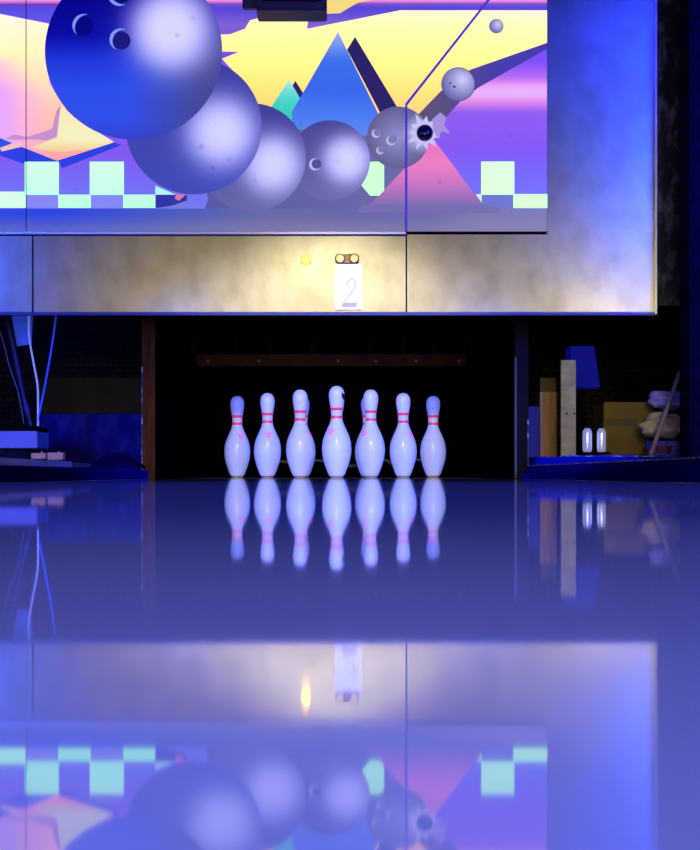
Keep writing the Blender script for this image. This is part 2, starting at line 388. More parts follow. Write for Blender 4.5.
# purple notch and right cloud
def rcloud(px, py):
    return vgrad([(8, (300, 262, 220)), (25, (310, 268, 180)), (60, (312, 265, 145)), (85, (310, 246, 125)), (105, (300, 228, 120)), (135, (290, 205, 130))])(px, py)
poly([(215, 3.5), (547, 3.5), (547, 10.5), (400, 10.5), (340, 23), (307, 29), (215, 52)], vgrad([(3, (140, 90, 200)), (8, (85, 70, 215)), (25, (135, 100, 215)), (52, (120, 90, 210))]), 6)
poly([(215, 35), (230, 34.5), (245, 29), (250, 20.5), (258, 18.5), (308, 21), (307, 29), (340, 22.5), (380, 14.5), (400, 10.5), (547, 10.5), (547, 44), (470, 70), (440, 94),
      (415, 120), (405, 145), (300, 145), (262, 125), (240, 78), (222, 59), (239, 52), (215, 51.5)], rcloud, 6)
poly([(327, -20), (385, -20), (372, 0), (358, 3), (349, 8), (340, 13.5), (327, 14)], (255, 225, 130))
# mountains
poly([(292, 86), (295.5, 81), (322, 123), (313, 132)], (45, 35, 110))
poly([(289, 79.5), (264, 118), (268, 140), (324, 140)], vgrad([(80, (190, 245, 235)), (92, (110, 230, 215)), (106, (60, 215, 190)), (140, (60, 200, 190))]))
poly([(347, 50), (355, 37), (400, 112), (388, 128)], (42, 32, 100))
poly([(338, 32), (292, 112), (292, 150), (396, 150)], vgrad([(32, (175, 180, 240)), (48, (110, 150, 240)), (60, (60, 115, 235)), (90, (60, 105, 235)), (120, (80, 130, 240)), (150, (110, 150, 240))]))
# shadow streak from the right edge
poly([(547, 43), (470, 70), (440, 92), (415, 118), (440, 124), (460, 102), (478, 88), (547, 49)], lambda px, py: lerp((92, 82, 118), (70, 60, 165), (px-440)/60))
# checker
G = (222, 320, 228); G2 = (205, 255, 215)
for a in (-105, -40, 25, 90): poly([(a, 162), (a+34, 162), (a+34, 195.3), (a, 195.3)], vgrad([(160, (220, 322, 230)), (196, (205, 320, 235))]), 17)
for a in (-137, -72, -7, 58.5, 123):
    poly([(a, 195), (a+32.5, 195), (a+32.5, 208), (a, 208)] if a != -7 else [(-7, 192), (26, 192), (26, 208), (-7, 208)], G if a < 20 else (200, 318, 225))
for a in (26, 91): poly([(a, 195), (a+32.5, 195), (a+32.5, 208), (a, 208)], (138, 140, 245))
poly([(155.5, 195), (187, 195), (187, 208), (155.5, 208)], (50, 50, 165))
poly([(155.5, 186), (155.5, 195), (176, 195)], (190, 250, 240))
poly([(176, 195), (186, 195), (179, 201), (175, 199)], (235, 120, 150))
poly([(160, 208), (187, 208), (187, 201), (172, 206)], (120, 125, 225))
poly([(481, 162), (514, 162), (514, 195), (481, 195)], (232, 322, 215))
poly([(513, 194.5), (547, 194.5), (547, 208.3), (513, 208.3)], (228, 322, 205))
poly([(481, 195), (513, 195), (513, 209), (483, 209)], (115, 120, 200))
poly([(475.5, 194.5), (481.5, 194.5), (481.5, 203)], (225, 250, 225))
# grey haze below the balls and around the planet
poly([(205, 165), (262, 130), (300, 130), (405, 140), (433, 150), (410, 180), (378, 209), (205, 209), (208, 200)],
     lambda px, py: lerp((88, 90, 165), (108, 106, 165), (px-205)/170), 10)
# pink pyramid
def pyr(px, py):
    c = vgrad([(140, (238, 120, 190)), (165, (245, 130, 190)), (185, (205, 120, 190)), (200, (150, 112, 175)), (214, (118, 110, 165))])(px, py)
    return c
poly([(433, 139), (366, 209), (485, 209)], pyr, 5)
poly([(362, 205), (485, 205), (500, 209), (500, 213), (355, 213)], (120, 112, 168))
poly([(364, 162.5), (380, 162), (384, 165.5), (384, 191), (379, 196), (370, 196), (360, 184)], (215, 315, 212))
# planet with craters
def planet(px, py):
    d = math.hypot(px-398, py-138)/31
    c = lerp((150, 148, 205), (100, 98, 140), d)
    return lerp(c, (225, 225, 255), 1.1 - math.hypot(px-423, py-134)/20)
disc(398, 138, 31, planet)
for (x, y, q) in ((376, 134, 4.5), (391, 141, 5), (380, 151, 4)):
    disc(x, y, q, lambda a, b: (188, 188, 225), 3, 20); disc(x+1.4, y-1.2, q*.85, lambda a, b: (128, 126, 172), 3, 20)
random.seed(3)
spl = [(424+ (r0 := (15+random.random()*7) if k % 2 else 11)*math.cos(2*PI*k/22), 133+r0*math.sin(2*PI*k/22)) for k in range(22)]
poly(spl, (205, 200, 245))
poly([(432, 120), (440, 113), (446, 118), (444, 126), (450, 134), (441, 132), (438, 140), (433, 131)], (170, 150, 215))
def sball(cx, cy, R):
    def f(px, py):
        d = math.hypot(px-cx, py-cy)/R; h = math.hypot(px-cx-R*.25, py-cy+R*.25)/R
        return lerp((215, 215, 250), (105, 105, 165), h*.8) if d < .93 else (90, 88, 140)
    return f
disc(458, 85, 17, sball(458, 85, 17)); disc(496, 27, 7.2, sball(496, 27, 7.2), 8, 32)
disc(454, 87.5, 1.3, lambda a, b: (60, 60, 120), 2, 12); disc(450, 84, 1.2, lambda a, b: (80, 80, 140), 2, 12)
# chain of balls, far to near
def ballfn(cx, cy, R, hx, hy, hr, top, bot, hi=(218, 218, 280), rimc=(120, 118, 190)):
    def f(px, py):
        t = (py-(cy-R))/(2*R); c = lerp(top, bot, t)
        d = math.hypot(px-hx, py-hy)/hr
        k = 1/(1+math.exp((d-1)*4.2))
        return lerp(c, hi, k*1.03)
    return f
disc(330, 161, 40, ballfn(330, 161, 40, 347, 160, 22, (72, 68, 145), (110, 108, 172)))
disc(315, 165, 6, lambda a, b: (190, 190, 235), 4, 24); disc(316.6, 164.6, 4.9, lambda a, b: (85, 82, 150), 4, 24)
disc(252, 158, 54, ballfn(252, 158, 54, 273, 165, 27, (62, 60, 148), (104, 104, 168)))
disc(194, 127, 68, ballfn(194, 127, 68, 222, 133, 32, (62, 62, 158), (66, 74, 182)), 30)
def b1(px, py):
    t = py/140
    c = vgrad([(0, (5, 0, 140)), (35, (8, 8, 165)), (60, (30, 55, 215)), (90, (45, 80, 235)), (120, (50, 80, 230)), (142, (50, 65, 205))])(px, py)
    c = lerp(c, (70, 72, 150), (px-130)/70 * (.35 + .65*min(1, max(0, py-20)/50)))
    d = math.hypot(px-171, py-30)/39; k = 1/(1+math.exp((d-1)*4.6))
    return lerp(c, (225, 222, 282), k*1.04)
disc(134, 52, 88.5, b1, 40, 128)
# finger holes: crescents
def crescent(cx, cy, R, a0, a1, w, col):
    o_, i_ = [], []
    for k in range(15):
        t = k/14; a = math.radians(a0+(a1-a0)*t)
        o_.append((cx+R*math.cos(a), cy+R*math.sin(a)))
        ww = w*math.sin(PI*t)
        i_.append((cx+(R-ww)*math.cos(a), cy+(R-ww)*math.sin(a)))
    poly(o_ + i_[1:-1][::-1], col)
disc(84, 27, 10, lambda a, b: (4, 2, 130), 3, 30); crescent(84.5, 26.5, 11.5, 130, 290, 3.2, (135, 150, 255))
disc(122, 41.5, 9, lambda a, b: (25, 25, 125), 3, 30); crescent(121, 40.5, 11, 110, 300, 3.4, (140, 155, 255))
disc(122, -6, 10, lambda a, b: (10, 10, 110), 3, 30); crescent(120, -5, 12, 60, 200, 3.4, (140, 155, 255))
mb.normal_update()
mural = link('mural', mb, M['mural'], mask)
mural['label'] = 'bright printed picture of bowling balls, peaks and checks'
# sheet under the mural
panel('mural_sheet', -170, 547.2, -90, 231.6, M['seam'], dy=0.0, th=.02, bev=0)
# seams
bm = bmesh.new(); w = 1.1
YS = -0.0006 - layer[0]*0.00022 - .0006
prism(bm, [xz(405-.2, 231.6), xz(407.2, 231.6), xz(407.2, 105.6), xz(492.4, -3), xz(560, -90), xz(557.5, -90), xz(490, -3), xz(405, 104.6)], YS-.0025, 0)
link('seam_strip', bm, M['seam_purple'], mask)
panel('seam_strip', 26.4, 27.3, -90, 231, M['seam'], dy=YS-.0002, th=.0004, bev=0)['label'] = 'faint vertical seam near the left edge'
panel('seam_strip', 405.6, 407.2, 234.5, 312, M['seam'], dy=.006, th=.012, bev=0)
panel('seam_strip', 32, 33.6, 236, 312, M['seam'], dy=.006, th=.012, bev=0)
panel('lower_seam', -170, 406, 234.2, 236, M['seam'], dy=.003, th=.012, bev=0)
x, z = xz(424.5, 134)
bm = bmesh.new(); prof = [(0.033, 0), (0.033, .006), (.031, .014), (.024, .022), (.012, .027), (0, .028)]
lathe(bm, prof, 32)
o = link('lock_knob', bm, M['knob'], mask, smooth=True, loc=(x, YS, z)); o.rotation_euler = (PI/2, 0, 0)
o['label'] = 'round shiny black knob on the painted planet'

# ------------------------------------------------------------------ lamps and lane number on the mask
x, y, z = P(306, 260, YM)
t = thing('indicator_lamp', 'glowing yellow indicator lamp on the metal panel, left of the number sign', 'lamp', (x, YM, z))
def dome(R, h, n=8): return [(R*math.cos(PI/2*i/n), h*math.sin(PI/2*i/n)) for i in range(n)] + [(0, h)]
bm = bmesh.new(); lathe(bm, [(.021, 0), (.021, .003), (.018, .004)], 28)
o = link('bezel', bm, mat('lamp_bezel', (.55, .42, .06, 1), .5), t, smooth=False); o.rotation_euler = (PI/2, 0, 0)
bm = bmesh.new(); lathe(bm, dome(.0145, .010), 28, cz=.004)
o = link('lens', bm, M['led'], t, smooth=True); o.rotation_euler = (PI/2, 0, 0)

x, y, z = P(348.5, 311, YM)
s = thing('lane_number_sign', 'white lane number sign reading 2 under two amber lamps', 'sign', (x, YM-.001, z+.002))
W = 27*YM/F/2; Hh = 46*YM/F
boxes('sign_plate', [(-W, W, -.012, 0, .003, Hh)], M['sign_white'], s, bev=.002)
# digit 2, slanted
sx = lambda u, v: (-.030 + u*.058 + v*.018, .018 + v*.105)
strk = [(.12, .74), (.2, .9), (.42, 1.0), (.66, .97), (.82, .82), (.78, .62), (.55, .42), (.25, .2), (.05, .0)]
bm = bmesh.new()
cp = [Vector((sx(u*.8+.05, v)[0], 0, sx(u*.8+.05, v)[1])) for u, v in strk]; cp = spline(cp, 5)
L_, R_ = [], []
for i, p in enumerate(cp):
    d = (cp[min(i+1, len(cp)-1)]-cp[max(i-1, 0)]).normalized(); nrm = Vector((-d.z, 0, d.x))
    L_.append(p+nrm*.0045); R_.append(p-nrm*.0045)
vl = [bm.verts.new((p.x, -.0128, p.z)) for p in L_]; vr = [bm.verts.new((p.x, -.0128, p.z)) for p in R_]
for i in range(len(vl)-1): bm.faces.new((vl[i], vl[i+1], vr[i+1], vr[i]))
link('digit', bm, M['sign_digit'], s)
bm = bmesh.new(); prism(bm, [(-.031, .012), (.031, .012), (.034, .030), (-.018, .030)], -.0135, -.0125)
link('digit_foot', bm, mat('digit_foot', (0.62, 0.42, 0.5, 1), 0.5, emit=(.66, .5, .58, 1), estr=.3), s)
boxes('lamp_bracket', [(-.032, .040, -.006, 0, Hh+.002, Hh+.040)], M['amber_rim'], s, bev=.003)
for dx in (-.0335, .0225):
    bm = bmesh.new(); lathe(bm, [(.020, 0), (.020, .010), (.0165, .012)], 28)
    o = link('lamp_ring', bm, M['amber_rim'], s, loc=(dx, -.004, Hh+.022)); o.rotation_euler = (PI/2, 0, 0)
    bm = bmesh.new(); lathe(bm, dome(.0155, .012), 28, cz=.011)
    q = link('lamp_dome', bm, M['amber'], o, smooth=True)

# ------------------------------------------------------------------ bowling pins
IN = .0254
prof_in = [(0, .98), (.10, 1.03), (.75, 1.414), (1.5, 1.70), (2.25, 1.953), (3.375, 2.255), (4.5, 2.383), (5.2, 2.36), (5.875, 2.2815), (6.6, 2.10), (7.25, 1.8515), (8.0, 1.53),
           (8.625, 1.236), (9.375, .9825), (10, .8985), (10.875, .935), (11.75, 1.047), (12.625, 1.203), (13.1, 1.262), (13.5, 1.2735), (13.9, 1.235), (14.25, 1.13), (14.55, .96), (14.8, .70), (14.94, .40), (15, 0)]
def prad(h):
    hi = h/IN
    for (a, ra), (b, rb) in zip(prof_in, prof_in[1:]):
        if a <= hi <= b: return (ra+(rb-ra)*(hi-a)/(b-a))*IN
    return .01
def smooth_prof():
    pts = [Vector((r, h, 0)) for h, r in prof_in]; sp = spline(pts, 3)
    return [(max(0, p.x)*IN, p.y*IN) for p in sp]
PROF = smooth_prof()
def rp(h):
    for (ra, a), (rb, b) in zip(PROF, PROF[1:]):
        if a <= h <= b: return ra+(rb-ra)*(h-a)/max(1e-9, b-a)
    return .01
def band(h0, h1, off, seg=48):
    pr = [(rp(h0)-.001, h0)] + [(rp(h0+(h1-h0)*i/5)+off, h0+(h1-h0)*i/5) for i in range(6)] + [(rp(h1)-.001, h1)]
    bm = bmesh.new(); lathe(bm, pr, seg, caps=False); return bm
def make_pin():
    t = thing('bowling_pin', 'x', 'bowling pin')
    bm = bmesh.new(); lathe(bm, [(r, h) for r, h in PROF if h >= .012] if False else PROF, 56)
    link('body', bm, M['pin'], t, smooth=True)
    for h in (.2445, .2785): link('stripe', band(h, h+.0125, .0004), M['red'], t, smooth=True)
    link('base_ring', band(.0005, .009, .0004), M['base_yellow'], t, smooth=True)
    bm = bmesh.new(); n = 26; hc = .192     # round crown-like emblem that follows the surface, facing -Y
    def sp(u, v):
        h = hc+v; r = rp(h)+.0005; a = -PI/2 + u/r; return (r*math.cos(a), r*math.sin(a), h)
    prev = [bm.verts.new(sp(0, 0))]
    for i in range(1, 6):
        ring = []
        for k in range(n):
            rr = .0145*i/5*(1+(.07*math.cos(5*2*PI*k/n) if i > 3 else 0)); ring.append(bm.verts.new(sp(rr*math.cos(2*PI*k/n), rr*math.sin(2*PI*k/n))))
        for k in range(n):
            j = (k+1) % n
            bm.faces.new((prev[0], ring[k], ring[j])) if len(prev) == 1 else bm.faces.new((prev[k], ring[k], ring[j], prev[j]))
        prev = ring
    bmesh.ops.recalc_face_normals(bm, faces=bm.faces)
    link('emblem', bm, M['pink'], t, smooth=True)
    return t
proto = make_pin()
def copy_tree(o, parent=None):
    c = o.copy(); C.objects.link(c); c.parent = parent
    for ch in list(o.children): copy_tree(ch, c)
    return c
Y1 = 6.21; S = .3048; D = .264
pins = [(0.004, 0, -35, 'head pin: white bowling pin nearest the camera with a chipped head'),
        (-.5, 1, 66, 'white bowling pin just left of the head pin, dark dot on its head'),
        (.5, 1, -42, 'white bowling pin just right of the head pin'),
        (-1, 2, 10, 'second bowling pin from the left end of the rack, emblem facing forward'),
        (0, 2, 170, 'white bowling pin hidden directly behind the head pin'),
        (1, 2, 50, 'second bowling pin from the right end of the rack, pink emblem at its right edge'),
        (-1.5, 3, 28, 'leftmost white bowling pin with a blue shaded head and yellowed base'),
        (-.5, 3, 75, 'bowling pin in the back row peeking out behind the pin left of the head pin'),
        (.5, 3, 200, 'bowling pin in the back row peeking out behind the pin right of the head pin'),
        (1.5, 3, 160, 'rightmost white bowling pin with a blue shaded head and no emblem showing')]
pobj = [proto] + [copy_tree(proto) for _ in pins[1:]]
for i, (ax, row, rot, lab) in enumerate(pins):
    o = pobj[i]
    o.location = (LX + ax*S + (0.009 if i == 4 else 0.002 if i else 0.005), Y1 + row*D, 0.0); o.rotation_euler = (0, 0, math.radians(rot))
    tag(o, lab, 'bowling pin', 'ten bowling pins racked in a triangle')
    if i == 0:   # chipped patches on the head pin
        bm = bmesh.new()
        a0 = math.radians(-35 - rot)
        for (hh, rr, da) in ((.338, .010, 0), (.329, .007, .15), (.346, .006, -.1)):
            r_ = rp(hh); q = bmesh.ops.create_icosphere(bm, subdivisions=2, radius=rr)
            for v in q['verts']:
                v.co = Vector((v.co.x*.3, v.co.y, v.co.z)); 
                a = a0+da; v.co = Vector((v.co.x*math.cos(a)-v.co.y*math.sin(a), v.co.x*math.sin(a)+v.co.y*math.cos(a), v.co.z)) + Vector((r_*math.cos(a), r_*math.sin(a), hh))
        link('chip_mark', bm, M['chip'], o, smooth=True)
    if i in (1, 9):
        bm = bmesh.new(); a = math.radians(-100 - rot); hh = .322
        q = bmesh.ops.create_icosphere(bm, subdivisions=2, radius=.003)
        for v in q['verts']: v.co += Vector((rp(hh)*math.cos(a), rp(hh)*math.sin(a), hh))
        link('dent_mark', bm, M['chip'], o, smooth=True)

# ------------------------------------------------------------------ pit, kickbacks, machine
kx = .745
def kickback(sgn, label, face):
    t = thing('kickback', label, 'kickback', (LX+sgn*kx, 6.2, -.16))
    xs = (0, sgn*.054); a, b = min(xs), max(xs)
    boxes('side_board', [(a, b, .012, 2.0, 0, 1.6)], M['pit'], t)
    boxes('front_edge', [(a, b, 0, .012, 0, 1.6)], face, t)
    return t
k = kickback(-1, 'brown wooden kickback post closing the pin deck on the left', M['brown_wood'])
boxes('worn_corner', [(-.056, -.050, -.003, .01, .16, .62)], M['brown_edge'], k)
k = kickback(1, 'dark kickback post closing the pin deck on the right', M['kick_dark'])
boxes('metal_angle', [(-.003, .005, -.004, .008, .16, .66)], mat('angle_steel', (.07, .07, .08, 1), .7, 0), k)
boxes('worn_corner', [(.049, .055, -.004, .01, .16, .40)], M['brown_edge'], k)
struct(boxes('wall_pit', [(-.725, .75, 8.1, 8.16, -.16, 1.6)], M['pit']), 'black pit curtain wall behind the pins', 'curtain')
struct(boxes('floor_deck', [(LX-.744, LX-.53, 5.92, 7.28, -.1, -.02), (LX+.53, LX+.744, 5.92, 7.28, -.1, -.02)], M['pit']), 'black flat gutters beside the pin deck', 'deck')

m_ = thing('pinsetter_machine', 'dark pinsetter framework with a rusty bolted cross beam above the pins', 'machine', (0, 7.5, 0))
YB = 7.5
def bq(px0, px1, py0, py1, dy, th):
    x0, _, z1 = P(px0, py0, YB+dy); x1, _, z0 = P(px1, py1, YB+dy); return (x0, x1, dy, dy+th, z0, z1)
cb = boxes('cross_beam', [bq(196, 466, 354, 366, 0, .05)], M['beam'], m_, bev=.003)
for px in (208, 259, 338, 376, 416, 459):
    x, _, z = P(px, 361, YB); bm = bmesh.new(); lathe(bm, [(.008, 0), (.008, .004), (.005, .007), (0, .008)], 12)
    o = link('bolt', bm, mat('bolt_brown', (.3, .18, .06, 1), .5), cb, loc=(x, 0, z)); o.rotation_euler = (PI/2, 0, 0)
for px in (236, 270, 312, 370, 403, 434): boxes('hanger_bar', [bq(px-1.5, px+1.5, 300, 354, .02, .02)], M['machine'], m_)
boxes('upper_rail', [bq(190, 476, 333, 339, .05, .04)], M['machine'], m_)
boxes('upper_rail', [bq(190, 476, 318, 322, .05, .04)], M['machine'], m_)
boxes('frame_post', [bq(190, 196, 290, 356, .0, .05)], M['machine'], m_)
boxes('frame_post', [bq(470, 476, 290, 356, .0, .05)], M['machine'], m_)
bm = bmesh.new()
tube(bm, spline([P(px, py, 7.2) for px, py in ((262, 464), (283, 461.5), (300, 466), (316, 460.5), (336, 464), (352, 466), (381, 459.5), (395, 464), (417, 459.5), (432, 465))]), .007)
tag(link('tan_cord', bm, M['hose'], smooth=True), 'dim tan cord sagging low behind the pins', 'cord')

# ------------------------------------------------------------------ left bay
def at(px, py, Y): return P(px, py, Y)
def rect(px0, px1, py0, py1, Y, th):
    x0, _, z1 = P(px0, py0, Y); x1, _, z0 = P(px1, py1, Y); return (x0, x1, Y, Y+th, z0, z1)
tag(boxes('pinsetter_ledge', [(-1.95, LX-kx-.058, 6.05, 6.95, -.16, .045)], M['cap_blue'], bev=.003), 'dark blue ledge in the left bay behind the capping', 'ledge')
t = thing('bay_divider', 'scuffed blue panel with a dim olive upper half, left of the brown post', 'panel', (0, 6.75, .045))
def rl(px0, px1, py0, py1, Y, th, base): 
    a = rect(px0, px1, py0, py1, Y, th); return (a[0]-base[0], a[1]-base[0], a[2]-base[1], a[3]-base[1], a[4]-base[2], a[5]-base[2])
B = (0, 6.75, .045)
q = rl(41, 148, 414, 467, 6.75, .03, B); boxes('lower_board', [(q[0], q[1], q[2], q[3], 0, q[5])], M['panel_blue'], t)
boxes('upper_board', [rl(38, 148, 378, 413.6, 6.75, .03, B)], M['panel_olive'], t)
# equipment box on black cushion
xa = P(-60, 0, 6.25)[0]; xb = P(37, 0, 6.25)[0]
z448 = P(0, 448, 6.25)[2]; z431 = P(0, 431, 6.25)[2]
def crumple(name, x0, x1, y0, y1, z0, h, m, label, cat, seed, nx=26, ny=12, taper=.35):
    random.seed(seed); bm = bmesh.new(); top = []; bot = []
    hs = [[random.random() for _ in range(ny+1)] for _ in range(nx+1)]
    for i in range(nx+1):
        ra, rb = [], []
        for j in range(ny+1):
            u = i/nx; v = j/ny
            e = min(1, min(u, 1-u)/taper)**.6 * min(1, min(v, 1-v)/taper)**.6
            x = x0+(x1-x0)*u; y = y0+(y1-y0)*v
            ra.append(bm.verts.new((x, y, z0 + .002 + h*e*(.62+.38*hs[i][j])))); rb.append(bm.verts.new((x, y, z0)))
        top.append(ra); bot.append(rb)
    for i in range(nx):
        for j in range(ny):
            bm.faces.new((top[i][j], top[i+1][j], top[i+1][j+1], top[i][j+1])); bm.faces.new((bot[i][j], bot[i][j+1], bot[i+1][j+1], bot[i+1][j]))
    for i in range(nx):
        bm.faces.new((bot[i][0], bot[i+1][0], top[i+1][0], top[i][0])); bm.faces.new((top[i][ny], top[i+1][ny], bot[i+1][ny], bot[i][ny]))
    for j in range(ny):
        bm.faces.new((top[0][j], top[0][j+1], bot[0][j+1], bot[0][j])); bm.faces.new((bot[nx][j], bot[nx][j+1], top[nx][j+1], top[nx][j]))
    bmesh.ops.recalc_face_normals(bm, faces=bm.faces)
    return tag(link(name, bm, m, smooth=True), label, cat)
crumple('black_pad', xa, xb-.02, 6.2, 6.5, .045, z448-.045-.003, M['rag_edge'], 'black padding under the pale lilac box at the left edge', 'pad', 5, taper=.08)
t = thing('equipment_box', 'pale lilac box on black padding at the left edge', 'box', ((xa+xb)/2, 6.38, z448))
w = (xb-xa)/2; h = z431-z448
boxes('case', [(-w, w, -.13, .13, 0, h)], M['lilac'], t, bev=.003)
boxes('lid', [(-w-.003, w+.003, -.133, .133, h, h+.017)], M['black'], t, bev=.003)
# small wood blocks on the white board
for k_, (p0, p1, p2, Yb, lab) in enumerate([(31, 45.5, 453, 4.78, 'small beige wood block on the white board, nearer the left edge'), (47, 63, 452.5, 5.08, 'small beige wood block on the white board, right one of two')]):
    x0 = P(p0, 0, Yb)[0]; x1 = P(p1, 0, Yb)[0]; z1 = P(0, p2, Yb)[2]
    t = thing('wood_block', lab, 'block', ((x0+x1)/2, Yb+.02, .0633), 'beige wood blocks on the white board')
    w = (x1-x0)/2
    boxes('block', [(-w, w, -.02, .02, 0, z1-.0633)], M['beige'], t, bev=.0015)
    bm = bmesh.new(); lathe(bm, [(.0035, 0), (.0035, .004), (.002, .006), (0, .0065)], 10)
    link('screw_head', bm, M['bolt'], t, loc=(w*.35, 0, z1-.0633))
crumple('dark_rag', P(92, 0, 5.85)[0], P(143, 0, 5.85)[0], 5.75, 5.97, .0385, .062, M['rag'], 'crumpled dark rag lying on the capping beside the brown post', 'rag', 11)
# struts and cables
t = thing('hanging_bracket', 'bracket plate coloured as lit blue, hanging at the upper left under the mask', 'bracket', P(20, 330, 6.35))
bm = bmesh.new(); b0 = Vector(P(20, 330, 6.35))
prism(bm, [((Vector(P(a, b, 6.35))-b0).x, (Vector(P(a, b, 6.35))-b0).z) for a, b in ((9, 300), (33, 300), (31, 344), (17, 346))], 0, .012)
link('plate', bm, M['blue_lit'], t)
bm = bmesh.new(); tube(bm, [Vector(P(4, 308, 6.30))-b0, Vector(P(14, 350, 6.30))-b0, Vector(P(24, 400, 6.30))-b0, Vector(P(31, 426, 6.30))-b0], .013, 12)
link('strut', bm, M['strut'], t, smooth=False)
for nm, pts, r_, m, lab in (
    ('cable', [(29, 308), (29, 335), (33, 360), (37.5, 385), (38, 405), (38, 426)], .0042, M['cable_white'], 'white cable hanging down to the lilac box'),
    ('cable', [(57, 308), (52, 345), (45, 385), (41, 405), (37, 425)], .0040, M['cable_blue'], 'bright blue cable slanting down to the lilac box'),
    ('cable', [(-8, 308), (2, 338), (10, 368), (18, 392), (24, 424)], .0018, M['cable_grey'], 'thin grey wire at the far left edge')):
    bm = bmesh.new(); tube(bm, spline([P(a, b, 6.27) for a, b in pts]), r_, 10)
    tag(link(nm, bm, m, smooth=True), lab, 'cable')

# ------------------------------------------------------------------ right bay
YR = 6.3
ZL = P(0, 457.5, YR)[2]
tag(boxes('pinsetter_ledge', [(LX+kx+.06, 2.3, 6.02, 7.05, -.16, ZL)], M['cap_blue'], bev=.003), 'blue ledge in the right bay carrying the boxes and posts', 'ledge')
crumple('ledge_flecks', P(560, 0, 6.05)[0], P(682, 0, 6.05)[0], 6.03, 6.10, ZL, .006, M['rim'], 'pale flecked dirt along the front of the right ledge', 'edging', 21, nx=60, ny=4, taper=.1)  # uneven strip along the ledge front in pale flecks
def post(px0, px1, py0, Y, th, name, label, m, extra=None):
    x0, _, z1 = P(px0, py0, Y); x1 = P(px1, py0, Y)[0]
    t = thing(name, label, 'post', ((x0+x1)/2, Y, ZL)); w = (x1-x0)/2
    boxes('shaft', [(-w, w, 0, th, 0, z1-ZL)], m, t, bev=.002); return t, w, z1-ZL
t, w, h = post(540, 557, 392, 6.35, .07, 'wooden_post', 'ochre brown wooden post standing in the right bay', M['ochre_wood'])
boxes('post_top', [(-w+.002, w-.004, .006, .06, h, h+.06)], mat('post_top_dark', (.10, .07, .015, 1), .8), t)  # upper end of the post in a darker colour
boxes('blue_side', [(-w-.055, -w-.001, .01, .05, 0, h*.78)], mat('dim_blue_side', (.006, .006, .10, 1), .7), t)
t, w, h = post(561, 576, 360, 6.22, .02, 'metal_post', 'pale galvanised metal post with bolt holes in the right bay', M['galv'])
for px, py in ((566.5, 413.5), (574, 413.5), (570.5, 455.0)):
    x, _, z = P(px, py, 6.22); bm = bmesh.new(); lathe(bm, [(.0048, 0), (.0048, .001)], 14)
    o = link('bolt_hole', bm, M['chip'], t, loc=(x-t.location.x, -.0003, z-ZL)); o.rotation_euler = (PI/2, 0, 0)
bm = bmesh.new(); b0 = Vector(P(588, 366, 6.6))
prism(bm, [((Vector(P(a, b, 6.6))-b0).x, (Vector(P(a, b, 6.6))-b0).z) for a, b in ((571, 346), (594, 346), (600, 387), (571, 387))], 0, .15)
t = thing('blue_bin', 'x', 'bin', b0); link('tub', bm, M['vivid_blue'], t)
boxes('stand_pole', [(-.02, .02, .151, .19, ZL-b0.z, .10)], M['black'], t)
zz = 0; tag(t, 'vivid blue tapered bin raised behind the metal post', 'bin')
# the two bright cans on a black base
def can(px0, px1, label):
    x0, _, z1 = P(px0, 428, YR); x1 = P(px1, 0, YR)[0]; zb = P(0, 452, YR)[2]
    R = (x1-x0)/2; H = z1-zb; t = thing('bright_can', label, 'can', ((x0+x1)/2, YR+.05, zb), 'bright cans on the right ledge')
    bm = bmesh.new(); lathe(bm, [(R*.75, 0), (R*.95, H*.08), (R, H*.2), (R, H*.78), (R*.9, H*.9), (R*.62, H*.97), (R*.55, H)], 28)
    link('body', bm, M['tin'], t, smooth=True)
    bm = bmesh.new(); lathe(bm, [(R*.57, H), (R*.57, H+.006), (R*.3, H+.009)], 20); link('cap', bm, M['chip'], t)
can(584.5, 594, 'bright bluish white can on the black base, left one of two')
can(599, 608, 'bright bluish white can on the black base, right one of two')
xa = P(583, 0, YR)[0]; xb = P(611, 0, YR)[0]
t = thing('black_stand', 'low black base under the two bright cans', 'stand', ((xa+xb)/2, YR+.05, ZL)); w = (xb-xa)/2; h = P(0, 452, YR)[2]-ZL
boxes('top_plate', [(-w, w, -.05, .05, h*.55, h)], M['black'], t, bev=.002)
boxes('foot', [(-w*.9, -w*.6, -.04, .04, 0, h*.55), ], M['black'], t); boxes('foot', [(w*.6, w*.9, -.04, .04, 0, h*.55)], M['bolt'], t)
# cardboard box
x0, _, z1 = P(604, 403, 6.62); x1 = P(654, 0, 6.62)[0]
t = thing('cardboard_box', 'closed brown cardboard box in the right bay behind the bag', 'box', ((x0+x1)/2, 6.75, ZL)); w = (x1-x0)/2; h = z1-ZL
boxes('carton', [(-w, w, -.13, .13, 0, h)], M['cardboard'], t, bev=.003)
boxes('tape', [(-w*.98, w*.3, -.1308, -.13, h*.58, h*.72)], M['tape'], t)
boxes('flap', [(-w, w, -.132, 0, h, h+.004)], M['cardboard'], t)
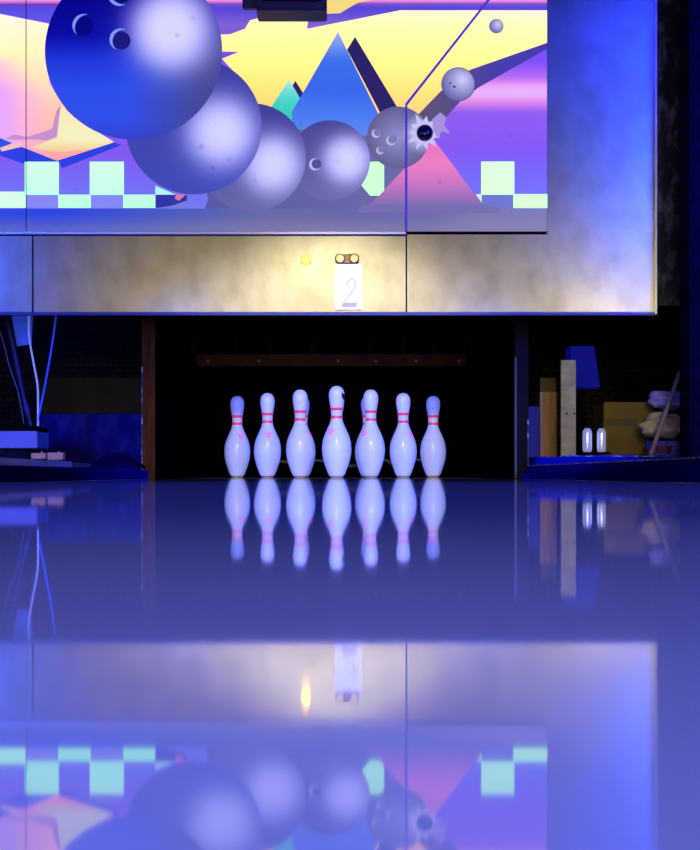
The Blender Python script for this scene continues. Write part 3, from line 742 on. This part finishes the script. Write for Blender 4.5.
# bucket with bag on top
x, _, z = P(664, 457, 6.42)
t = thing('paint_bucket', 'blue and white bucket with red print stuffed with a cream bag', 'bucket', (x, 6.42, ZL))
hb = .064
bm = bmesh.new(); lathe(bm, [(.062, 0), (.064, .003), (.074, hb), (.077, hb), (.077, hb+.006), (.070, hb+.006)], 36); link('pail', bm, M['bucket'], t, smooth=False)
bm = bmesh.new()
for i in range(10):
    pass
pr = [[], []]
for i in range(11):
    a = -PI/2 - .75 + 1.0*i/10
    pr[0].append(bm.verts.new((.0672*math.cos(a), .0672*math.sin(a), .018))); pr[1].append(bm.verts.new((.0722*math.cos(a), .0722*math.sin(a), .052)))
for i in range(10): bm.faces.new((pr[0][i], pr[0][i+1], pr[1][i+1], pr[1][i]))
link('red_print', bm, M['bucket_red'], t)
def lump(name, c, r, m, label, cat, seed, amp=.18, parent=None):
    bm = bmesh.new(); bmesh.ops.create_icosphere(bm, subdivisions=4, radius=1)
    random.seed(seed); ph = [random.random()*6 for _ in range(9)]
    for v in bm.verts:
        p = v.co.copy(); d = 1 + amp*(.5*math.sin(5*p.x+ph[0]+2*p.z) + .4*math.sin(9*p.z+ph[1]+3*p.y) + .3*math.sin(13*p.x+ph[2]) * math.sin(8*p.z+ph[3]))
        v.co = Vector((p.x*r[0]*d, p.y*r[1]*d, p.z*r[2]*d))
    o = link(name, bm, m, smooth=True, loc=c)
    return tag(o, label, cat)
lump('cream_bag', P(664, 426, 6.42), (.098, .066, .058), M['cream'], 'crumpled cream bag stuffed in the blue bucket', 'bag', 4)
lump('white_bag', P(668, 400, 6.46), (.090, .06, .042), M['bag_white'], 'pale lilac plastic bag on top of the cream bag', 'bag', 9, .2)
bm = bmesh.new(); tube(bm, [P(649.5, 458, 6.20), P(655, 443, 6.2), P(680, 372, 6.20)], .0095, 14)
tag(link('broom_handle', bm, M['stick'], smooth=True), 'tan wooden broom handle leaning across the bucket', 'broom handle')

# ------------------------------------------------------------------ hanging monitor at the top of the frame
Ym = 5.3
x0, _, zb = P(258, 22, Ym+.14); x1 = P(327, 0, Ym+.14)[0]
t = thing('hanging_monitor', 'dark boxy monitor hanging in front of the mural at the top', 'monitor', ((x0+x1)/2, Ym, zb)); w = (x1-x0)/2
boxes('casing', [(-w, w, 0, .14, 0, .26)], M['case'], t, bev=.004)
boxes('screen', [(-w+.02, w-.02, -.003, 0, .03, .235)], mat('dark_glass', (.006, .004, .012, 1), .2), t)
a = P(242, 6, Ym)
boxes('side_box', [(a[0]-t.location.x, -w-.0005, .02, .05, a[2]-zb, .24)], M['case'], t, bev=.003)
boxes('ceiling_pole', [(-.02, .02, .05, .09, .26, 2.8-zb)], M['black'], t)

# ------------------------------------------------------------------ lights
def area(name, loc, target, sx_, sy_, power, col, spread=PI):
    l = bpy.data.lights.new(name, 'AREA'); l.shape = 'RECTANGLE'; l.size = sx_; l.size_y = sy_; l.energy = power; l.color = col
    l.spread = spread
    o = bpy.data.objects.new(name, l); C.objects.link(o); o.location = loc
    o.rotation_euler = (Vector(target)-Vector(loc)).to_track_quat('-Z', 'Y').to_euler(); return o
def spot(name, loc, target, ang, blend, power, col, rad=.1):
    l = bpy.data.lights.new(name, 'SPOT'); l.energy = power; l.color = col; l.spot_size = math.radians(ang); l.spot_blend = blend; l.shadow_soft_size = rad
    o = bpy.data.objects.new(name, l); C.objects.link(o); o.location = loc
    o.rotation_euler = (Vector(target)-Vector(loc)).to_track_quat('-Z', 'Y').to_euler(); return o
spot('key_light', (0.0, 1.2, 2.27), (0, 6.5, -.12), 19, .45, 420, (1.0, .97, .93))
area('warm_light', (-.3, 0.4, 1.25), (-.1, 5.95, .72), 3.0, .2, 2.2, (1.0, .84, .34), math.radians(60))
area('warm_right', (2.2, 0.4, .95), (1.2, 5.95, .68), .5, .2, 1.3, (1.0, .90, .55), math.radians(40))
area('warm_front_fill', (0, -.3, .45), (0, 6, .42), 2.0, .1, 3.0, (1.0, .80, .28), math.radians(60))  # low warm fill added to light the things in both bays
spot('warm_bay_fill', (1.0, 2.2, .75), (1.25, 6.4, .2), 17, .6, 60, (1.0, .80, .35))  # added spot that warms the things in the right bay
spot('lilac_bay_fill', (-1.6, 2.2, .7), (-1.15, 5.2, .05), 20, .6, 60, (.42, .38, 1.0))  # added spot that brightens the white board and box on the left
spot('blue_overhead', (0, 1.5, 2.6), (0, 1.5, 0), 72, .7, 500, (.025, .065, 1.0), .5)
spot('violet_lane_fill', (0, .02, 1.5), (0, .02, 0), 46, .9, 42, (.50, .52, 1.0), .3)  # added spot aimed straight down to tint the near lane violet
spot('blue_left', (-1.25, 3.0, .55), (-.05, 6.5, .26), 24, .5, 170, (.05, .12, 1.0))
spot('blue_right', (1.25, 3.0, .55), (.05, 6.5, .26), 24, .5, 170, (.05, .12, 1.0))
area('blue_fill_left', (-2.6, 3.0, 1.1), (-1.2, 5.95, 1.0), .6, 1.0, 26, (.02, .07, 1.0), math.radians(90))  # added, unseen: puts a blue reflection on the mask's left metal
area('blue_fill_right', (2.45, 3.0, 1.65), (1.1, 5.95, 1.2), .35, .7, 52, (.015, .06, 1.0), math.radians(90))  # added, unseen: puts a blue reflection on the right metal panel
area('blue_high_fill', (1.95, 3.1, 2.55), (1.1, 5.95, 1.8), .7, .5, 6, (.01, .025, 1.0), math.radians(80))  # added to turn the top of the right panel bluer
area('blue_low', (0, -.8, .8), (0, 6.2, .3), 2.4, .5, 18, (.02, .06, 1.0))
w = bpy.data.worlds.new('world'); bpy.context.scene.world = w; w.use_nodes = True
w.node_tree.nodes['Background'].inputs[0].default_value = (.004, .005, .03, 1)
w.node_tree.nodes['Background'].inputs[1].default_value = 1.0

# ------------------------------------------------------------------ camera
cd = bpy.data.cameras.new('camera'); cam = bpy.data.objects.new('camera', cd); C.objects.link(cam)
cam.location = (0, 0, CH); cam.rotation_euler = (PI/2, 0, 0)
cd.sensor_fit = 'VERTICAL'; cd.sensor_height = 36; cd.lens = 36*F/850
cd.shift_x = (350-VX)/850; cd.shift_y = (HY-425)/850; cd.clip_start = .01
bpy.context.scene.camera = cam
vs = bpy.context.scene.view_settings
vs.view_transform = 'Standard'; vs.look = 'None'; vs.exposure = 0; vs.gamma = 1
